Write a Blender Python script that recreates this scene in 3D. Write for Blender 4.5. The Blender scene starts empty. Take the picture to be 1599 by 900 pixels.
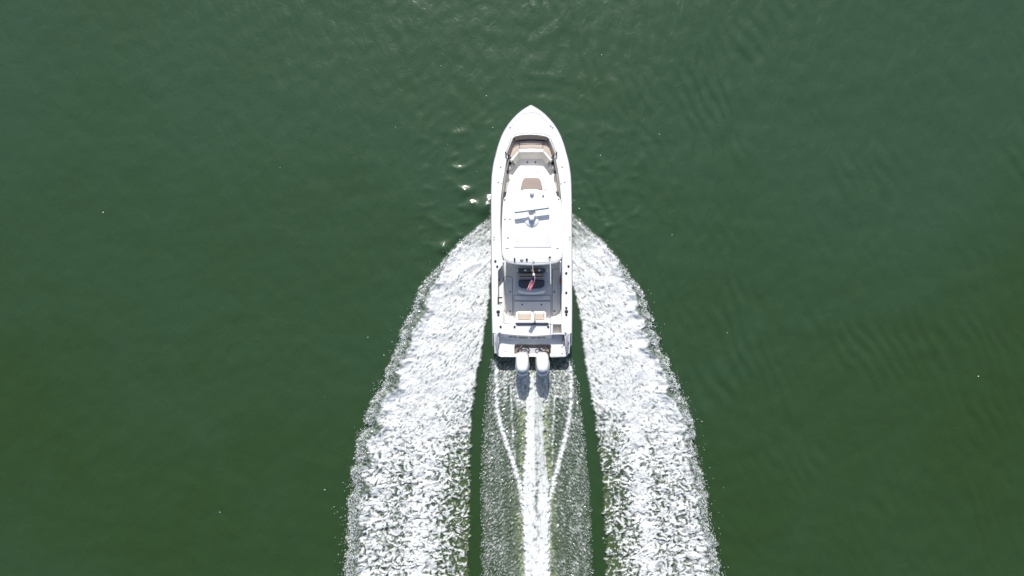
import bpy, math, random
import numpy as np
from mathutils import Vector
from mathutils.geometry import tessellate_polygon

random.seed(7)
rng = np.random.default_rng(11)
R = math.radians
scene = bpy.context.scene
COL = scene.collection

# ------------------------------------------------------------------ camera
CAM_H, FPX = 31.3, 1066.0            # drone height above the water; focal length in photo pixels
cam_d = bpy.data.cameras.new("camera")
cam_d.sensor_width = 36.0
cam_d.lens = 36.0 * FPX / 1599.0
cam_d.clip_start = 0.1
cam_d.clip_end = 30000
cam = bpy.data.objects.new("camera", cam_d)
COL.objects.link(cam)
cam.location = (0, 0, CAM_H)
cam.rotation_euler = (0, 0, 0)
scene.camera = cam

# ------------------------------------------------------------------ light
SUN_ELEV, SUN_AZ = R(43.5), R(-3)   # azimuth measured from +Y (top of the picture), positive towards +X
w = bpy.data.worlds.new("World")
scene.world = w
w.use_nodes = True
nt = w.node_tree
bg = nt.nodes["Background"]
sky = nt.nodes.new("ShaderNodeTexSky")
sky.sky_type = 'NISHITA'
sky.sun_disc = False
sky.sun_elevation = SUN_ELEV
sky.sun_rotation = SUN_AZ
sky.altitude = 10
sky.air_density = 1.0
sky.dust_density = 1.6
sky.ozone_density = 1.0
nt.links.new(sky.outputs[0], bg.inputs[0])
bg.inputs[1].default_value = 0.13
sd = bpy.data.lights.new("sun", 'SUN')
sd.energy = 4.9
sd.angle = R(0.53)
sd.color = (1.0, 0.965, 0.915)
sun = bpy.data.objects.new("sun", sd)
COL.objects.link(sun)
sdir = Vector((math.sin(SUN_AZ) * math.cos(SUN_ELEV), math.cos(SUN_AZ) * math.cos(SUN_ELEV), math.sin(SUN_ELEV)))
sun.rotation_euler = sdir.to_track_quat('Z', 'Y').to_euler()
sun.location = sdir * 60
scene.view_settings.view_transform = 'Standard'
scene.view_settings.look = 'None'
scene.view_settings.gamma = 1.0
scene.view_settings.exposure = 0.02

# ------------------------------------------------------------------ noise
def _hash(ix, iy, seed):
    h = (ix.astype(np.int64) * 374761393 + iy.astype(np.int64) * 668265263 + seed * 1274126177) & 0xFFFFFFFF
    h = ((h ^ (h >> 13)) * 1103515245) & 0xFFFFFFFF
    return ((h ^ (h >> 16)) & 0xFFFF).astype(np.float64) * (2 * math.pi / 65536.0)

def perlin(x, y, seed=0):
    ix = np.floor(x); iy = np.floor(y)
    fx = x - ix; fy = y - iy
    ux = fx * fx * fx * (fx * (fx * 6 - 15) + 10)
    uy = fy * fy * fy * (fy * (fy * 6 - 15) + 10)
    def g(dx, dy):
        a = _hash(ix + dx, iy + dy, seed)
        return np.cos(a) * (fx - dx) + np.sin(a) * (fy - dy)
    n00, n10, n01, n11 = g(0, 0), g(1, 0), g(0, 1), g(1, 1)
    a = n00 + ux * (n10 - n00); b = n01 + ux * (n11 - n01)
    return (a + uy * (b - a)) * 1.5          # about -1..1

def fbm(x, y, seed, octs=3, gain=0.5):
    s = 0; a = 1; t = 0
    for i in range(octs):
        s = s + a * perlin(x, y, seed + i * 17); t += a
        x = x * 2.03 + 5.1; y = y * 2.03 - 3.7; a *= gain
    return s / t * 1.3

def sst(a, b, x):
    t = np.clip((x - a) / (b - a), 0, 1)
    return t * t * (3 - 2 * t)

# ------------------------------------------------------------------ materials
def mat(name, col, rough=0.5, metal=0.0, spec=0.5, noise=0.0, nscale=8.0, bump=0.0, bscale=60.0, coat=0.0):
    m = bpy.data.materials.new(name)
    m.use_nodes = True
    n = m.node_tree; b = n.nodes["Principled BSDF"]
    b.inputs["Base Color"].default_value = (*col, 1)
    b.inputs["Roughness"].default_value = rough
    b.inputs["Metallic"].default_value = metal
    b.inputs["Specular IOR Level"].default_value = spec
    if coat: b.inputs["Coat Weight"].default_value = coat; b.inputs["Coat Roughness"].default_value = 0.08
    tc = n.nodes.new("ShaderNodeTexCoord")
    if noise:
        t = n.nodes.new("ShaderNodeTexNoise"); t.inputs["Scale"].default_value = nscale
        t.inputs["Detail"].default_value = 6
        n.links.new(tc.outputs["Object"], t.inputs["Vector"])
        r = n.nodes.new("ShaderNodeMapRange")
        r.inputs[1].default_value = 0.3; r.inputs[2].default_value = 0.7
        r.inputs[3].default_value = 1 - noise; r.inputs[4].default_value = 1.0
        n.links.new(t.outputs[0], r.inputs[0])
        v = n.nodes.new("ShaderNodeVectorMath"); v.operation = 'SCALE'
        v.inputs[0].default_value = col
        n.links.new(r.outputs[0], v.inputs["Scale"])
        n.links.new(v.outputs[0], b.inputs["Base Color"])
    if bump:
        t = n.nodes.new("ShaderNodeTexNoise"); t.inputs["Scale"].default_value = bscale
        n.links.new(tc.outputs["Object"], t.inputs["Vector"])
        bp = n.nodes.new("ShaderNodeBump"); bp.inputs["Strength"].default_value = bump
        bp.inputs["Distance"].default_value = 0.01
        n.links.new(t.outputs[0], bp.inputs["Height"]); n.links.new(bp.outputs[0], b.inputs["Normal"])
    return m

M = dict(
    gel=mat("white_gelcoat", (0.82, 0.81, 0.79), 0.25, noise=0.04, nscale=2.5, coat=0.4),
    deck=mat("nonskid_deck", (0.80, 0.79, 0.765), 0.55, noise=0.06, nscale=3, bump=0.15, bscale=140),
    panel=mat("cream_nonskid", (0.71, 0.70, 0.67), 0.6, noise=0.06, nscale=4, bump=0.2, bscale=160),
    liner=mat("cream_liner", (0.76, 0.72, 0.64), 0.5, noise=0.08),
    sole=mat("grey_white_sole", (0.80, 0.79, 0.76), 0.6, noise=0.1, nscale=3, bump=0.2, bscale=150),
    tan=mat("tan_vinyl", (0.57, 0.47, 0.375), 0.55, noise=0.12, nscale=25, bump=0.3, bscale=90),
    taupe=mat("taupe_vinyl", (0.42, 0.33, 0.26), 0.55, noise=0.14, nscale=25, bump=0.3, bscale=90),
    brown=mat("brown_mesh_vinyl", (0.36, 0.285, 0.24), 0.65, noise=0.14, nscale=30, bump=0.3, bscale=90),
    dkcush=mat("charcoal_vinyl", (0.10, 0.10, 0.105), 0.6, noise=0.2, nscale=20),
    wvinyl=mat("white_vinyl", (0.80, 0.78, 0.76), 0.45, noise=0.06, nscale=12),
    black=mat("black_rubber", (0.012, 0.013, 0.015), 0.5),
    dark=mat("dark_plastic", (0.03, 0.033, 0.045), 0.4),
    navy=mat("navy_lens", (0.03, 0.035, 0.16), 0.2, coat=0.5),
    steel=mat("stainless_steel", (0.62, 0.63, 0.64), 0.22, metal=1.0),
    grey=mat("grey_rubber", (0.20, 0.20, 0.23), 0.6),
    lgrey=mat("light_grey_plastic", (0.50, 0.51, 0.53), 0.45),
    red=mat("red_cloth", (0.62, 0.08, 0.14), 0.8, noise=0.15, nscale=30),
    wcloth=mat("white_cloth", (0.78, 0.72, 0.74), 0.8),
    blue=mat("navy_cloth", (0.02, 0.025, 0.11), 0.8),
    orange=mat("orange_plastic", (0.45, 0.17, 0.04), 0.5),
    wood=mat("varnished_wood", (0.45, 0.24, 0.09), 0.4, noise=0.3, nscale=40),
    white=mat("white_plastic", (0.80, 0.80, 0.80), 0.35),
    green=mat("green_tip", (0.15, 0.45, 0.12), 0.4),
    film=mat("splash_droplets", (0.86, 0.88, 0.90), 0.25),
)

# tinted acrylic windscreen
gm = bpy.data.materials.new("tinted_acrylic"); gm.use_nodes = True
_b = gm.node_tree.nodes["Principled BSDF"]
_b.inputs["Base Color"].default_value = (0.25, 0.3, 0.32, 1); _b.inputs["Roughness"].default_value = 0.05
_b.inputs["Transmission Weight"].default_value = 0.9
M['glass'] = gm

def sea_material():
    m = bpy.data.materials.new("green_sea_water_and_foam"); m.use_nodes = True
    n = m.node_tree; L = n.links; N = n.nodes
    for x in list(N): N.remove(x)
    out = N.new("ShaderNodeOutputMaterial")
    geo = N.new("ShaderNodeNewGeometry")
    fo = N.new("ShaderNodeAttribute"); fo.attribute_name = "foam"
    ae = N.new("ShaderNodeAttribute"); ae.attribute_name = "aeration"
    # body colour: broad teal-to-olive tones paint in the sky sheen, plus small cloudy variation
    si = N.new("ShaderNodeAttribute"); si.attribute_name = "sheen_tone"
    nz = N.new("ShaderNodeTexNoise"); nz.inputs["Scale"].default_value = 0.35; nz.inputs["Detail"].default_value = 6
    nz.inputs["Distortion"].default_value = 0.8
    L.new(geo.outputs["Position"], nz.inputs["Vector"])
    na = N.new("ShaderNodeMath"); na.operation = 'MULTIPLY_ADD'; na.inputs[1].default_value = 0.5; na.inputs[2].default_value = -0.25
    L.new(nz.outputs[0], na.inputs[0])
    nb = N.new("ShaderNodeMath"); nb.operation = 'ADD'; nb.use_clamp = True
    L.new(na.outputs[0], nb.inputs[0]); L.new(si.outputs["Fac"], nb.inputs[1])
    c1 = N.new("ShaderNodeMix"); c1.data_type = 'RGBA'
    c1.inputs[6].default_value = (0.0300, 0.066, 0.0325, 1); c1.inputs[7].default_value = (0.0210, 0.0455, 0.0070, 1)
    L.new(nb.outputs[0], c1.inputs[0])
    c2 = N.new("ShaderNodeMix"); c2.data_type = 'RGBA'; c2.inputs[7].default_value = (0.30, 0.36, 0.16, 1)
    L.new(ae.outputs["Fac"], c2.inputs[0]); L.new(c1.outputs[2], c2.inputs[6])
    # fine capillary ripples
    mp = N.new("ShaderNodeMapping"); mp.inputs["Scale"].default_value = (1.0, 0.6, 1)
    mp.inputs["Rotation"].default_value = (0, 0, R(12))
    L.new(geo.outputs["Position"], mp.inputs["Vector"])
    r1 = N.new("ShaderNodeTexNoise"); r1.inputs["Scale"].default_value = 2.2; r1.inputs["Detail"].default_value = 5
    r1.inputs["Roughness"].default_value = 0.55; r1.inputs["Distortion"].default_value = 0.6
    L.new(mp.outputs[0], r1.inputs["Vector"])
    bp = N.new("ShaderNodeBump"); bp.inputs["Strength"].default_value = 1.0; bp.inputs["Distance"].default_value = 0.035
    L.new(r1.outputs[0], bp.inputs["Height"])
    w1 = N.new("ShaderNodeBsdfPrincipled")
    L.new(c2.outputs[2], w1.inputs["Base Color"]); L.new(bp.outputs[0], w1.inputs["Normal"])
    w1.inputs["Roughness"].default_value = 0.25; w1.inputs["IOR"].default_value = 1.42
    w2 = N.new("ShaderNodeBsdfPrincipled")
    L.new(c2.outputs[2], w2.inputs["Base Color"]); L.new(bp.outputs[0], w2.inputs["Normal"])
    w2.inputs["Roughness"].default_value = 0.07; w2.inputs["IOR"].default_value = 1.40
    mw = N.new("ShaderNodeMixShader"); mw.inputs[0].default_value = 0.5
    L.new(w1.outputs[0], mw.inputs[1]); L.new(w2.outputs[0], mw.inputs[2])
    # foam
    fn = N.new("ShaderNodeTexNoise"); fn.inputs["Scale"].default_value = 16; fn.inputs["Detail"].default_value = 4
    L.new(geo.outputs["Position"], fn.inputs["Vector"])
    ad = N.new("ShaderNodeMath"); ad.operation = 'MULTIPLY_ADD'; ad.inputs[1].default_value = 0.5; ad.inputs[2].default_value = -0.25
    L.new(fn.outputs[0], ad.inputs[0])
    # edge break-up only where there is some foam already
    ml = N.new("ShaderNodeMath"); ml.operation = 'MULTIPLY'; L.new(ad.outputs[0], ml.inputs[0])
    e1 = N.new("ShaderNodeMath"); e1.operation = 'MULTIPLY'; e1.inputs[1].default_value = 3.0; e1.use_clamp = True
    L.new(fo.outputs["Fac"], e1.inputs[0]); L.new(e1.outputs[0], ml.inputs[1])
    sm = N.new("ShaderNodeMath"); sm.operation = 'ADD'; sm.use_clamp = True
    L.new(fo.outputs["Fac"], sm.inputs[0]); L.new(ml.outputs[0], sm.inputs[1])
    fb = N.new("ShaderNodeBump"); fb.inputs["Strength"].default_value = 0.6; fb.inputs["Distance"].default_value = 0.03
    L.new(fn.outputs[0], fb.inputs["Height"])
    fd = N.new("ShaderNodeBsdfPrincipled"); fd.inputs["Base Color"].default_value = (0.74, 0.75, 0.745, 1)
    fd.inputs["Roughness"].default_value = 0.5; L.new(fb.outputs[0], fd.inputs["Normal"])
    mx = N.new("ShaderNodeMixShader"); L.new(sm.outputs[0], mx.inputs[0])
    L.new(mw.outputs[0], mx.inputs[1]); L.new(fd.outputs[0], mx.inputs[2])
    L.new(mx.outputs[0], out.inputs[0])
    return m
M['sea'] = sea_material()

# ------------------------------------------------------------------ object helpers
def tag(o, label=None, cat=None, kind=None, group=None):
    if label: o["label"] = label
    if cat: o["category"] = cat
    if kind: o["kind"] = kind
    if group: o["group"] = group
    return o

def obj(name, verts, faces, m, parent=None, smooth=False, label=None):
    me = bpy.data.meshes.new(name)
    me.from_pydata([tuple(v) for v in verts], [], faces)
    for mm in (m if isinstance(m, (list, tuple)) else [m]): me.materials.append(mm)
    me.validate(); me.update()
    if smooth:
        me.polygons.foreach_set("use_smooth", [True] * len(me.polygons))
        try: me.set_sharp_from_angle(angle=R(38))
        except Exception: pass
    o = bpy.data.objects.new(name, me)
    COL.objects.link(o)
    if parent: o.parent = parent
    if label: o["label"] = label
    return o

# ------------------------------------------------------------------ THE SEA
def interp(pts):
    a = np.array(pts, float); return lambda v: np.interp(v, a[:, 0], a[:, 1])

WPX = FPX / CAM_H
def _sheen_tone(seed, ox, oy):
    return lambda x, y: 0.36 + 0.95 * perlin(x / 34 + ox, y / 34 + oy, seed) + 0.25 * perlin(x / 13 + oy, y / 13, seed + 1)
SHEEN_TONE = _sheen_tone(27, 1.5, 1.0)  # sky sheen painted into the body colour: teal towards top centre, olive below
def build_sea():
    def lines(lo, hi, fine, mlo, mhi, mid):
        core = np.arange(lo, hi + 1e-6, fine)
        a = np.arange(lo - mid, mlo, -mid)[::-1]; b = np.arange(core[-1] + mid, mhi, mid)
        g = []; s = mid
        while True:
            s *= 1.22; nx = (g[-1] if g else 0) + s
            g.append(nx)
            if nx > 6000: break
        g = np.array(g)
        return np.concatenate([(a[0] - g)[::-1], a, core, b, b[-1] + g])
    xs = lines(-8.9, 10.6, 0.034, -25.5, 25.5, 0.11)
    ys = lines(-14.0, 4.0, 0.034, -15.2, 14.5, 0.085)
    X, Y = np.meshgrid(xs, ys)
    nx, ny = len(xs), len(ys)
    U = 800 + X * WPX; V = 450 - Y * WPX
    Z = np.zeros_like(X); F = np.zeros_like(X); A = np.zeros_like(X)
    cxs, cys = 0.95, 2.9
    # --- natural ripples of the open water (all over, fading with distance)
    near = np.exp(-((X / 60) ** 2 + (Y / 60) ** 2))
    wx = X + 0.5 * perlin(X * 0.45, Y * 0.45, 31); wy = Y + 0.5 * perlin(X * 0.45, Y * 0.45, 32)
    r = np.hypot(wx - cxs, (wy - cys) * 0.85)
    th = np.arctan2(wy - cys, wx - cxs)
    mod = sst(0.0, 0.6, fbm(X * 0.33 + 4, Y * 0.33, 41, 2) + 0.15)
    ringamp = np.exp(-((r - 5.0) / 5.0) ** 2) * (0.35 + 0.65 * mod)
    Z += near * 0.004 * ringamp * np.sin(2 * math.pi * r / 0.74 + 1.5 * perlin(X * 0.3, Y * 0.3, 42) * 2)
    Z += near * 0.0030 * ringamp * np.sin(2 * math.pi * r / 0.52 + th * 3)
    # cross chop with crests running nearly up and down the picture, stronger on the right
    am = sst(-4, 9, X) * (0.3 + 0.9 * sst(-0.1, 0.5, fbm(X * 0.22, Y * 0.16, 51, 2)))
    ph = X * 0.94 + Y * 0.34 + 0.55 * perlin(X * 0.45, Y * 0.35, 52) + 0.12 * perlin(X * 1.3, Y * 0.8, 56)
    Z += near * 0.018 * am * np.sin(2 * math.pi * ph / 0.62)
    Z += near * 0.024 * perlin(X * 1.15, Y * 0.6, 53) * (0.35 + am) 
    Z += near * 0.030 * fbm(X * 0.33, Y * 0.28, 54, 2)
    Z += near * 0.012 * perlin(X * 2.1, Y * 1.5, 55) + near * 0.012 * perlin(X * 1.0, Y * 1.3, 57)
    # bow: tight little crests pushed out ahead and to both sides
    bowm = np.exp(-((X - 0.9) / 3.6) ** 2 - ((Y - 4.6) / 3.4) ** 2)
    Z += 0.045 * bowm * np.maximum(0, perlin(X * 1.5, Y * 2.6, 61)) ** 1.4
    col = np.exp(-((np.abs(X - 0.9) - 3.3) / 0.7) ** 2) + np.exp(-((np.abs(X - 0.9) - 4.8) / 0.5) ** 2) * 0.6
    Z += 0.075 * col * sst(1.0, 2.2, Y) * (1 - sst(6, 8.5, Y)) * np.maximum(0, perlin(X * 1.3 + 3, Y * 2.3, 62) + 0.05) ** 1.3
    for gu, gv, s in ((728, 301, .18), (737, 319, .18), (757, 328, .27), (763, 318, .27), (693, 388, .23), (770, 200, .07), (693, 272, .06), (694, 290, .06), (907, 352, .07), (949, 378, .05)):
        gx, gy = (gu - 800) / WPX, (450 - gv) / WPX
        c = Vector((-gx, -gy, CAM_H)).normalized() + sdir
        d2 = (X - gx) ** 2 + ((Y - gy) / 0.8) ** 2
        Z += (c.y / c.z) * 0.8 * s / 0.606 * np.exp(-d2 / (2 * s * s))      # steep little wavelet that faces the sun

    # ---------------- wake, only in the fine patch
    jy = np.where((ys >= -14.0) & (ys <= 4.0))[0]; jx = np.where((xs >= -8.9) & (xs <= 10.6))[0]
    sl = np.s_[jy[0]:jy[-1] + 1, jx[0]:jx[-1] + 1]
    u, v, x, y = U[sl], V[sl], X[sl], Y[sl]
    wob = lambda a, sc, sd: a * perlin(v / sc, u / (sc * 3), sd)
    Lo = interp([(335, 772), (344, 765), (350, 757), (362, 742), (380, 721), (400, 704), (430, 676), (450, 659), (480, 644), (500, 634), (550, 619), (600, 595), (630, 581), (680, 562), (750, 551), (800, 546), (850, 543), (950, 538)])(v)
    Li = interp([(335, 775), (440, 767), (480, 763), (520, 757), (560, 751), (600, 744), (650, 738), (700, 735), (800, 733), (950, 731)])(v)
    Ro = interp([(333, 888), (338, 895), (345, 903), (355, 911), (375, 935), (400, 957), (433, 982), (457, 1004), (493, 1016), (537, 1029), (580, 1050), (620, 1066), (650, 1079), (710, 1087), (757, 1101), (807, 1107), (853, 1117), (900, 1125), (960, 1134)])(v)
    Ri = interp([(333, 885), (437, 893), (467, 901), (520, 909), (573, 915), (613, 922), (667, 931), (743, 941), (840, 946), (960, 947)])(v)
    foam = np.zeros_like(u); hgt = np.zeros_like(u); aer = np.zeros_like(u)
    # warped coordinates in photo-sized cells for churned froth
    wu = u + 5 * perlin(u / 22, v / 22, 71) + 2.2 * perlin(u / 8, v / 8, 73)
    wv = v + 5 * perlin(u / 22, v / 22, 72) + 2.2 * perlin(u / 8, v / 8, 74)
    late = sst(560, 760, v)
    def cells(sc, seed):
        return 1 - np.abs(perlin(wu / sc, wv / sc, seed)) * 2.2      # ridged: a net of white with dark eyes
    net = 0.55 * cells(13, 81) + 0.45 * cells(7.5, 82)
    fine = perlin(wu / 4.2, wv / 4.2, 83)
    big = fbm(wu / 34, wv / 30, 84, 3)
    for side in (-1, 1):
        O, I = (Lo, Li) if side < 0 else (Ro, Ri)
        zz_ = u * 0 + side * 3.3
        scallop = (15 * np.abs(perlin(v / 31, zz_, 91)) + 4 * np.abs(perlin(v / 10, zz_ + 2, 96))) * sst(390, 500, v) + 2.5 * perlin(v / 5, u / 14 + side, 92)
        out = (u - O) * -side                                   # px inwards from outer edge
        out = out - scallop + 6
        inn = (I - u) * -side                                   # px from inner edge
        inn = inn - 3.0 * perlin(v / 22, u / 40, 93 + side) - (1.5 + 4 * late) * perlin(v / 5, u / 7, 95)
        W = np.maximum(np.abs(I - O), 1)
        t = np.clip(out / W, 0, 1)
        inside = sst(-1, 2, out) * sst(-1, 2, inn)
        if side < 0: along, across = u * 0.62 - v * 0.78, u * 0.78 + v * 0.62
        else:        along, across = u * 0.62 + v * 0.78, u * 0.78 - v * 0.62
        stk = perlin(across / 3.6, along / 20, 101) * 0.6 + perlin(across / 2.0 + 9, along / 9, 102) * 0.4
        greyw = 5 + (19 if side < 0 else 13) * sst(395, 450, v) + 6 * sst(420, 500, v) * perlin(v / 30, zz_, 97) + 4 * perlin(v / 9, u / 14, 98)
        core = sst(0.72, 1.05, out / np.maximum(greyw, 3))
        edge_dark = (1 - core)
        inner_loose = sst(0.62, 0.95, t) * late
        band = np.exp(-((t - (0.60 + 0.05 * perlin(v / 50, v * 0, 104))) / 0.08) ** 2) * late
        mid = np.exp(-((t - 0.40) / 0.16) ** 2) * sst(660, 760, v)
        # dark flecks: shaded little hollows and gaps of clear water
        n1 = 1.15 * fbm(wu / 8, wv / 6.2, 85, 4, 0.82)
        n1 = n1 * (0.35 + 0.65 * late) + (0.75 * perlin(across / 2.6, along / 7.0, 88) + 0.35 * perlin(across / 5.5, along / 22.0, 89)) * (1 - late) * 0.9
        n2 = np.abs(perlin(wu / 8.0, wv / 8.0, 81)) * 1.1 + 0.75 * n1
        th = 0.36 - 0.08 * sst(400, 500, v) - 0.10 * late - 0.32 * inner_loose - 0.14 * mid + 0.20 * band - 0.28 * big - 0.10 * sst(.8, 1, t)
        dark = sst(th - 0.20, th + 0.36, n1) * (0.60 + 0.25 * late + 0.15 * inner_loose)
        th2 = 0.60 - 0.22 * late - 0.14 * mid - 0.22 * inner_loose + 0.2 * band - 0.15 * big
        dark = np.maximum(dark, sst(th2 - 0.10, th2 + 0.28, n2) * (0.35 + 0.45 * late + 0.2 * inner_loose) * sst(500, 640, v))
        f3 = perlin(u / 2.4, v / 2.4, 87)
        tone = 0.88 + 0.34 * fine * (0.5 + 0.5 * late) + 0.24 * stk * (1 - 0.8 * late) + 0.30 * f3 + 0.14 * big + 0.10 * band + 0.12 * np.exp(-((t - 0.27) / 0.12) ** 2) - 0.07 * inner_loose
        wisp = sst(0.80, 1.0, 1 - np.abs(perlin(wu / 19 + side, wv / 15, 107)) * 1.6) * sst(-.3, .5, perlin(u / 30, v / 40, 108) + .2) * late
        hollowm = sst(0.20, 0.75, perlin(wu / 17, wv / 21, 109)) * late
        dark = np.clip(dark * (1 - 0.65 * wisp) + 0.22 * hollowm * (0.5 + n1), 0, 1)
        val = np.clip(tone - dark + 0.15 * wisp, 0, 1) * core
        rim = np.exp(-((out - 3) / 5.0) ** 2)
        fr = 0.15 + 0.15 * perlin(u / 5, v / 7, 106) + (0.20 + 0.55 * rim) * perlin(u / 2.6, v / 2.6, 103) + 0.10 * rim
        fr = np.clip(fr, 0, .9)
        val = np.maximum(val, fr * edge_dark)
        # where the sheet leaves the hull it is a thin grey film
        film = (1 - sst(352, 412, v + (np.abs(u - 830) - 62) * 0.3))
        val = val * (1 - film * (0.60 - 0.60 * stk))
        f = np.clip(val, 0, 1) * inside
        foam = np.maximum(foam, f)
        # relief: curling outer crest, churned top, low inner flank
        crest = np.exp(-((out - greyw * 0.9) / (9 + 10 * late)) ** 2)
        h = inside * (0.10 + 0.16 * crest * sst(345, 460, v) + 0.10 * (1 - t) * sst(400, 600, v))
        h += inside * core * (0.012 * (net - 0.3) * (0.3 + late) + 0.008 * fine + 0.006 * f3 + 0.010 * stk * (1 - late) + 0.07 * big - (0.040 + 0.040 * late) * dark + 0.03 * wisp - 0.10 * hollowm)
        h += inside * edge_dark * (0.06 * perlin(u / 6, v / 6, 105) + 0.03 * fine)
        k = inside > 0.01
        hgt = np.where(k, np.maximum(hgt, h), hgt)
        aer = np.maximum(aer, inside * (0.0 + 0.10 * inner_loose + 0.06 * np.exp(-((inn - 4) / 5) ** 2)))
        # long crease lines where the sheet rolls over beside the hull
        if side < 0: ax, ay, bx, by = 768, 404, 738, 432
        else:        ax, ay, bx, by = 893, 404, 926, 434
        dx, dy = bx - ax, by - ay; ll = math.hypot(dx, dy)
        al = ((u - ax) * dx + (v - ay) * dy) / ll; ac = ((u - ax) * dy - (v - ay) * dx) / ll
        cr = np.exp(-((ac + 0.6 * np.sin(al / 6)) / 2.2) ** 2) * sst(-2, 3, al) * (1 - sst(ll * 0.6, ll * 1.15, al))
        hgt += 0.045 * cr
        foam = np.maximum(foam, np.clip(cr * 1.2, 0, 1) * inside)
        cr2 = np.exp(-((ac + side * -15) / 6.0) ** 2) * sst(-6, 12, al) * (1 - sst(60, 110, al))
        hgt += 0.045 * cr2 * inside
    # ---------------- centre: spray curtains, side ridges and propeller wash
    CL = interp([(552, 771), (560, 769), (580, 765), (600, 762), (650, 756), (700, 753), (750, 751), (800, 753), (960, 752)])(v)
    CR = interp([(552, 892), (560, 893), (580, 898), (600, 903), (650, 910), (700, 915), (760, 921), (800, 924), (960, 926)])(v)
    RL = interp([(552, 774), (640, 777), (660, 781), (677, 786), (697, 793), (720, 801), (757, 812), (800, 819), (840, 822), (960, 822)])(v)
    RR = interp([(552, 890), (610, 893), (650, 890), (697, 880), (720, 874), (747, 867), (787, 857), (840, 855), (960, 856)])(v)
    inn = np.minimum(u - CL, CR - u) + 4 * perlin(v / 4, u / 7, 111) + 3 * perlin(v / 15, u / 40, 112) - 1
    ins = sst(-1.0, 2.5, inn) * sst(554, 560, v)
    sgn = np.where(u < 832, -1.0, 1.0)
    # chevron droplet streaks: outward and back
    al = u * sgn * 0.62 + v * 0.78; ac = u * sgn * 0.78 - v * 0.62
    chev = perlin(ac / 2.3, al / 8.0, 121) * 0.65 + perlin(ac / 1.7, al / 4.5, 122) * 0.5
    cross = perlin(u / 2.8, v / 3.4, 123)
    outside_ridge = np.where(u < 832, sst(2, -3, u - RL), sst(-2, 3, u - RR))
    curtain = 0.28 + 0.78 * chev + 0.26 * cross + 0.20 * perlin(u / 12, v / 30, 124) - 0.22 * (1 - sst(0, 9, inn))
    groove = np.exp(-((u - (792 + 3 * perlin(v / 60, v * 0, 125) + (v - 800) * 0.02)) / 2.6) ** 2) + np.exp(-((u - (885 + (v - 800) * 0.03)) / 2.6) ** 2)
    curtain = curtain - 0.35 * groove * sst(690, 760, v) - 0.12 * sst(600, 700, v) * np.exp(-((np.abs(u - 838) - 30) / 8) ** 2)
    # inside the V ridges nearer the boat: whiter woven streaks
    innerV = 1 - outside_ridge
    young = 1 - sst(640, 760, v)
    curtain = curtain + 0.9 * innerV * (0.34 * (1 - sst(590, 650, v)) - 0.07 * sst(640, 700, v)) + 0.04 * young
    fcur = (0.07 + 0.06 * perlin(u / 9, v / 22, 128)) + sst(0.22, 1.05, curtain) * 0.62
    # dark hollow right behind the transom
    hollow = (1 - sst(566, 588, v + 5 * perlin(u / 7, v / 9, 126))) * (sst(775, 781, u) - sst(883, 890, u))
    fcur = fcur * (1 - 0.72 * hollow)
    under_eng = sst(803, 809, u) * (1 - sst(855, 861, u)) * sst(578, 588, v) * (1 - sst(625, 650, v))
    fcur = np.maximum(fcur, under_eng * (0.62 + 0.45 * perlin(u / 3, v / 12, 127)))
    f = fcur * ins
    ridge_w = 2.5 + 1.0 * late
    rd = np.minimum(np.abs(u - RL - 2.0 * perlin(v / 13, v * 0, 131) - 1.5 * perlin(v / 4, u / 5, 136)), np.abs(u - RR - 2.0 * perlin(v / 13, v * 0 + 5, 132) - 1.5 * perlin(v / 4, u / 5, 137)))
    ridge = np.exp(-(rd / ridge_w) ** 2) * sst(556, 575, v)
    rd2 = np.minimum(np.abs(u - (797 + (v - 600) * 0.05) - 3 * perlin(v / 16, u / 30, 138)), np.abs(u - (867 - (v - 600) * 0.04) - 3 * perlin(v / 16, u / 30, 139)))
    ridge2 = np.exp(-(rd2 / 1.8) ** 2) * sst(575, 610, v) * (1 - sst(700, 780, v)) * (0.6 + 0.8 * perlin(v / 8, u / 4, 133))
    PL = interp([(583, 829), (612, 827), (622, 821), (650, 821), (700, 820), (760, 816), (820, 817), (860, 819), (960, 819)])(v)
    PR = interp([(583, 835), (612, 838), (622, 849), (650, 850), (700, 852), (760, 858), (820, 857), (860, 857), (960, 859)])(v)
    pin = np.minimum(u - PL, PR - u) + 3.0 * perlin(v / 6, u / 9, 141) + 1.2 * perlin(v / 3, u / 5, 142)
    pw = sst(-1.2, 2.0, pin) * sst(584, 592, v)
    seam = 0.7 * np.exp(-((u - (838 + 4 * perlin(v / 14, v * 0 + 2, 147))) / (2.2 + sst(740, 780, v))) ** 2) * (0.25 + 0.9 * sst(0.0, 0.5, perlin(u / 6, v / 9, 143) + 0.45 * sst(740, 770, v) * (1 - sst(835, 850, v)))) * sst(700, 740, v) * (1 - sst(850, 880, v))
    vst = perlin(u / 2.3 + 0.8 * perlin(u / 9, v / 20, 149), v / 20, 144) * 0.75 + perlin(wu / 6, wv / 7, 145) * 0.4
    pf = np.clip(1.03 - 0.30 * sst(833, 838, u) * (1 - sst(720, 790, v)) - 0.85 * seam + 0.34 * vst - 0.5 * sst(.25, .6, perlin(wu / 4, wv / 4, 148)) - 0.1 * np.exp(-((u - 838) / 5) ** 2) * young, 0, 1) * pw
    f = np.maximum(f, np.clip(ridge * (1.2 + 0.6 * perlin(u / 2.5, v / 5, 135)) + 0.12 * fine, 0, 1) * ins)
    f = np.maximum(f, np.clip(ridge2, 0, 1) * 0.85 * ins)
    f = np.maximum(f, pf)
    # short pale feathers beside the outboards' wash
    fe = np.exp(-np.maximum(np.maximum(PL - u, u - PR), 0) / 9) * sst(605, 640, v)
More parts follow.
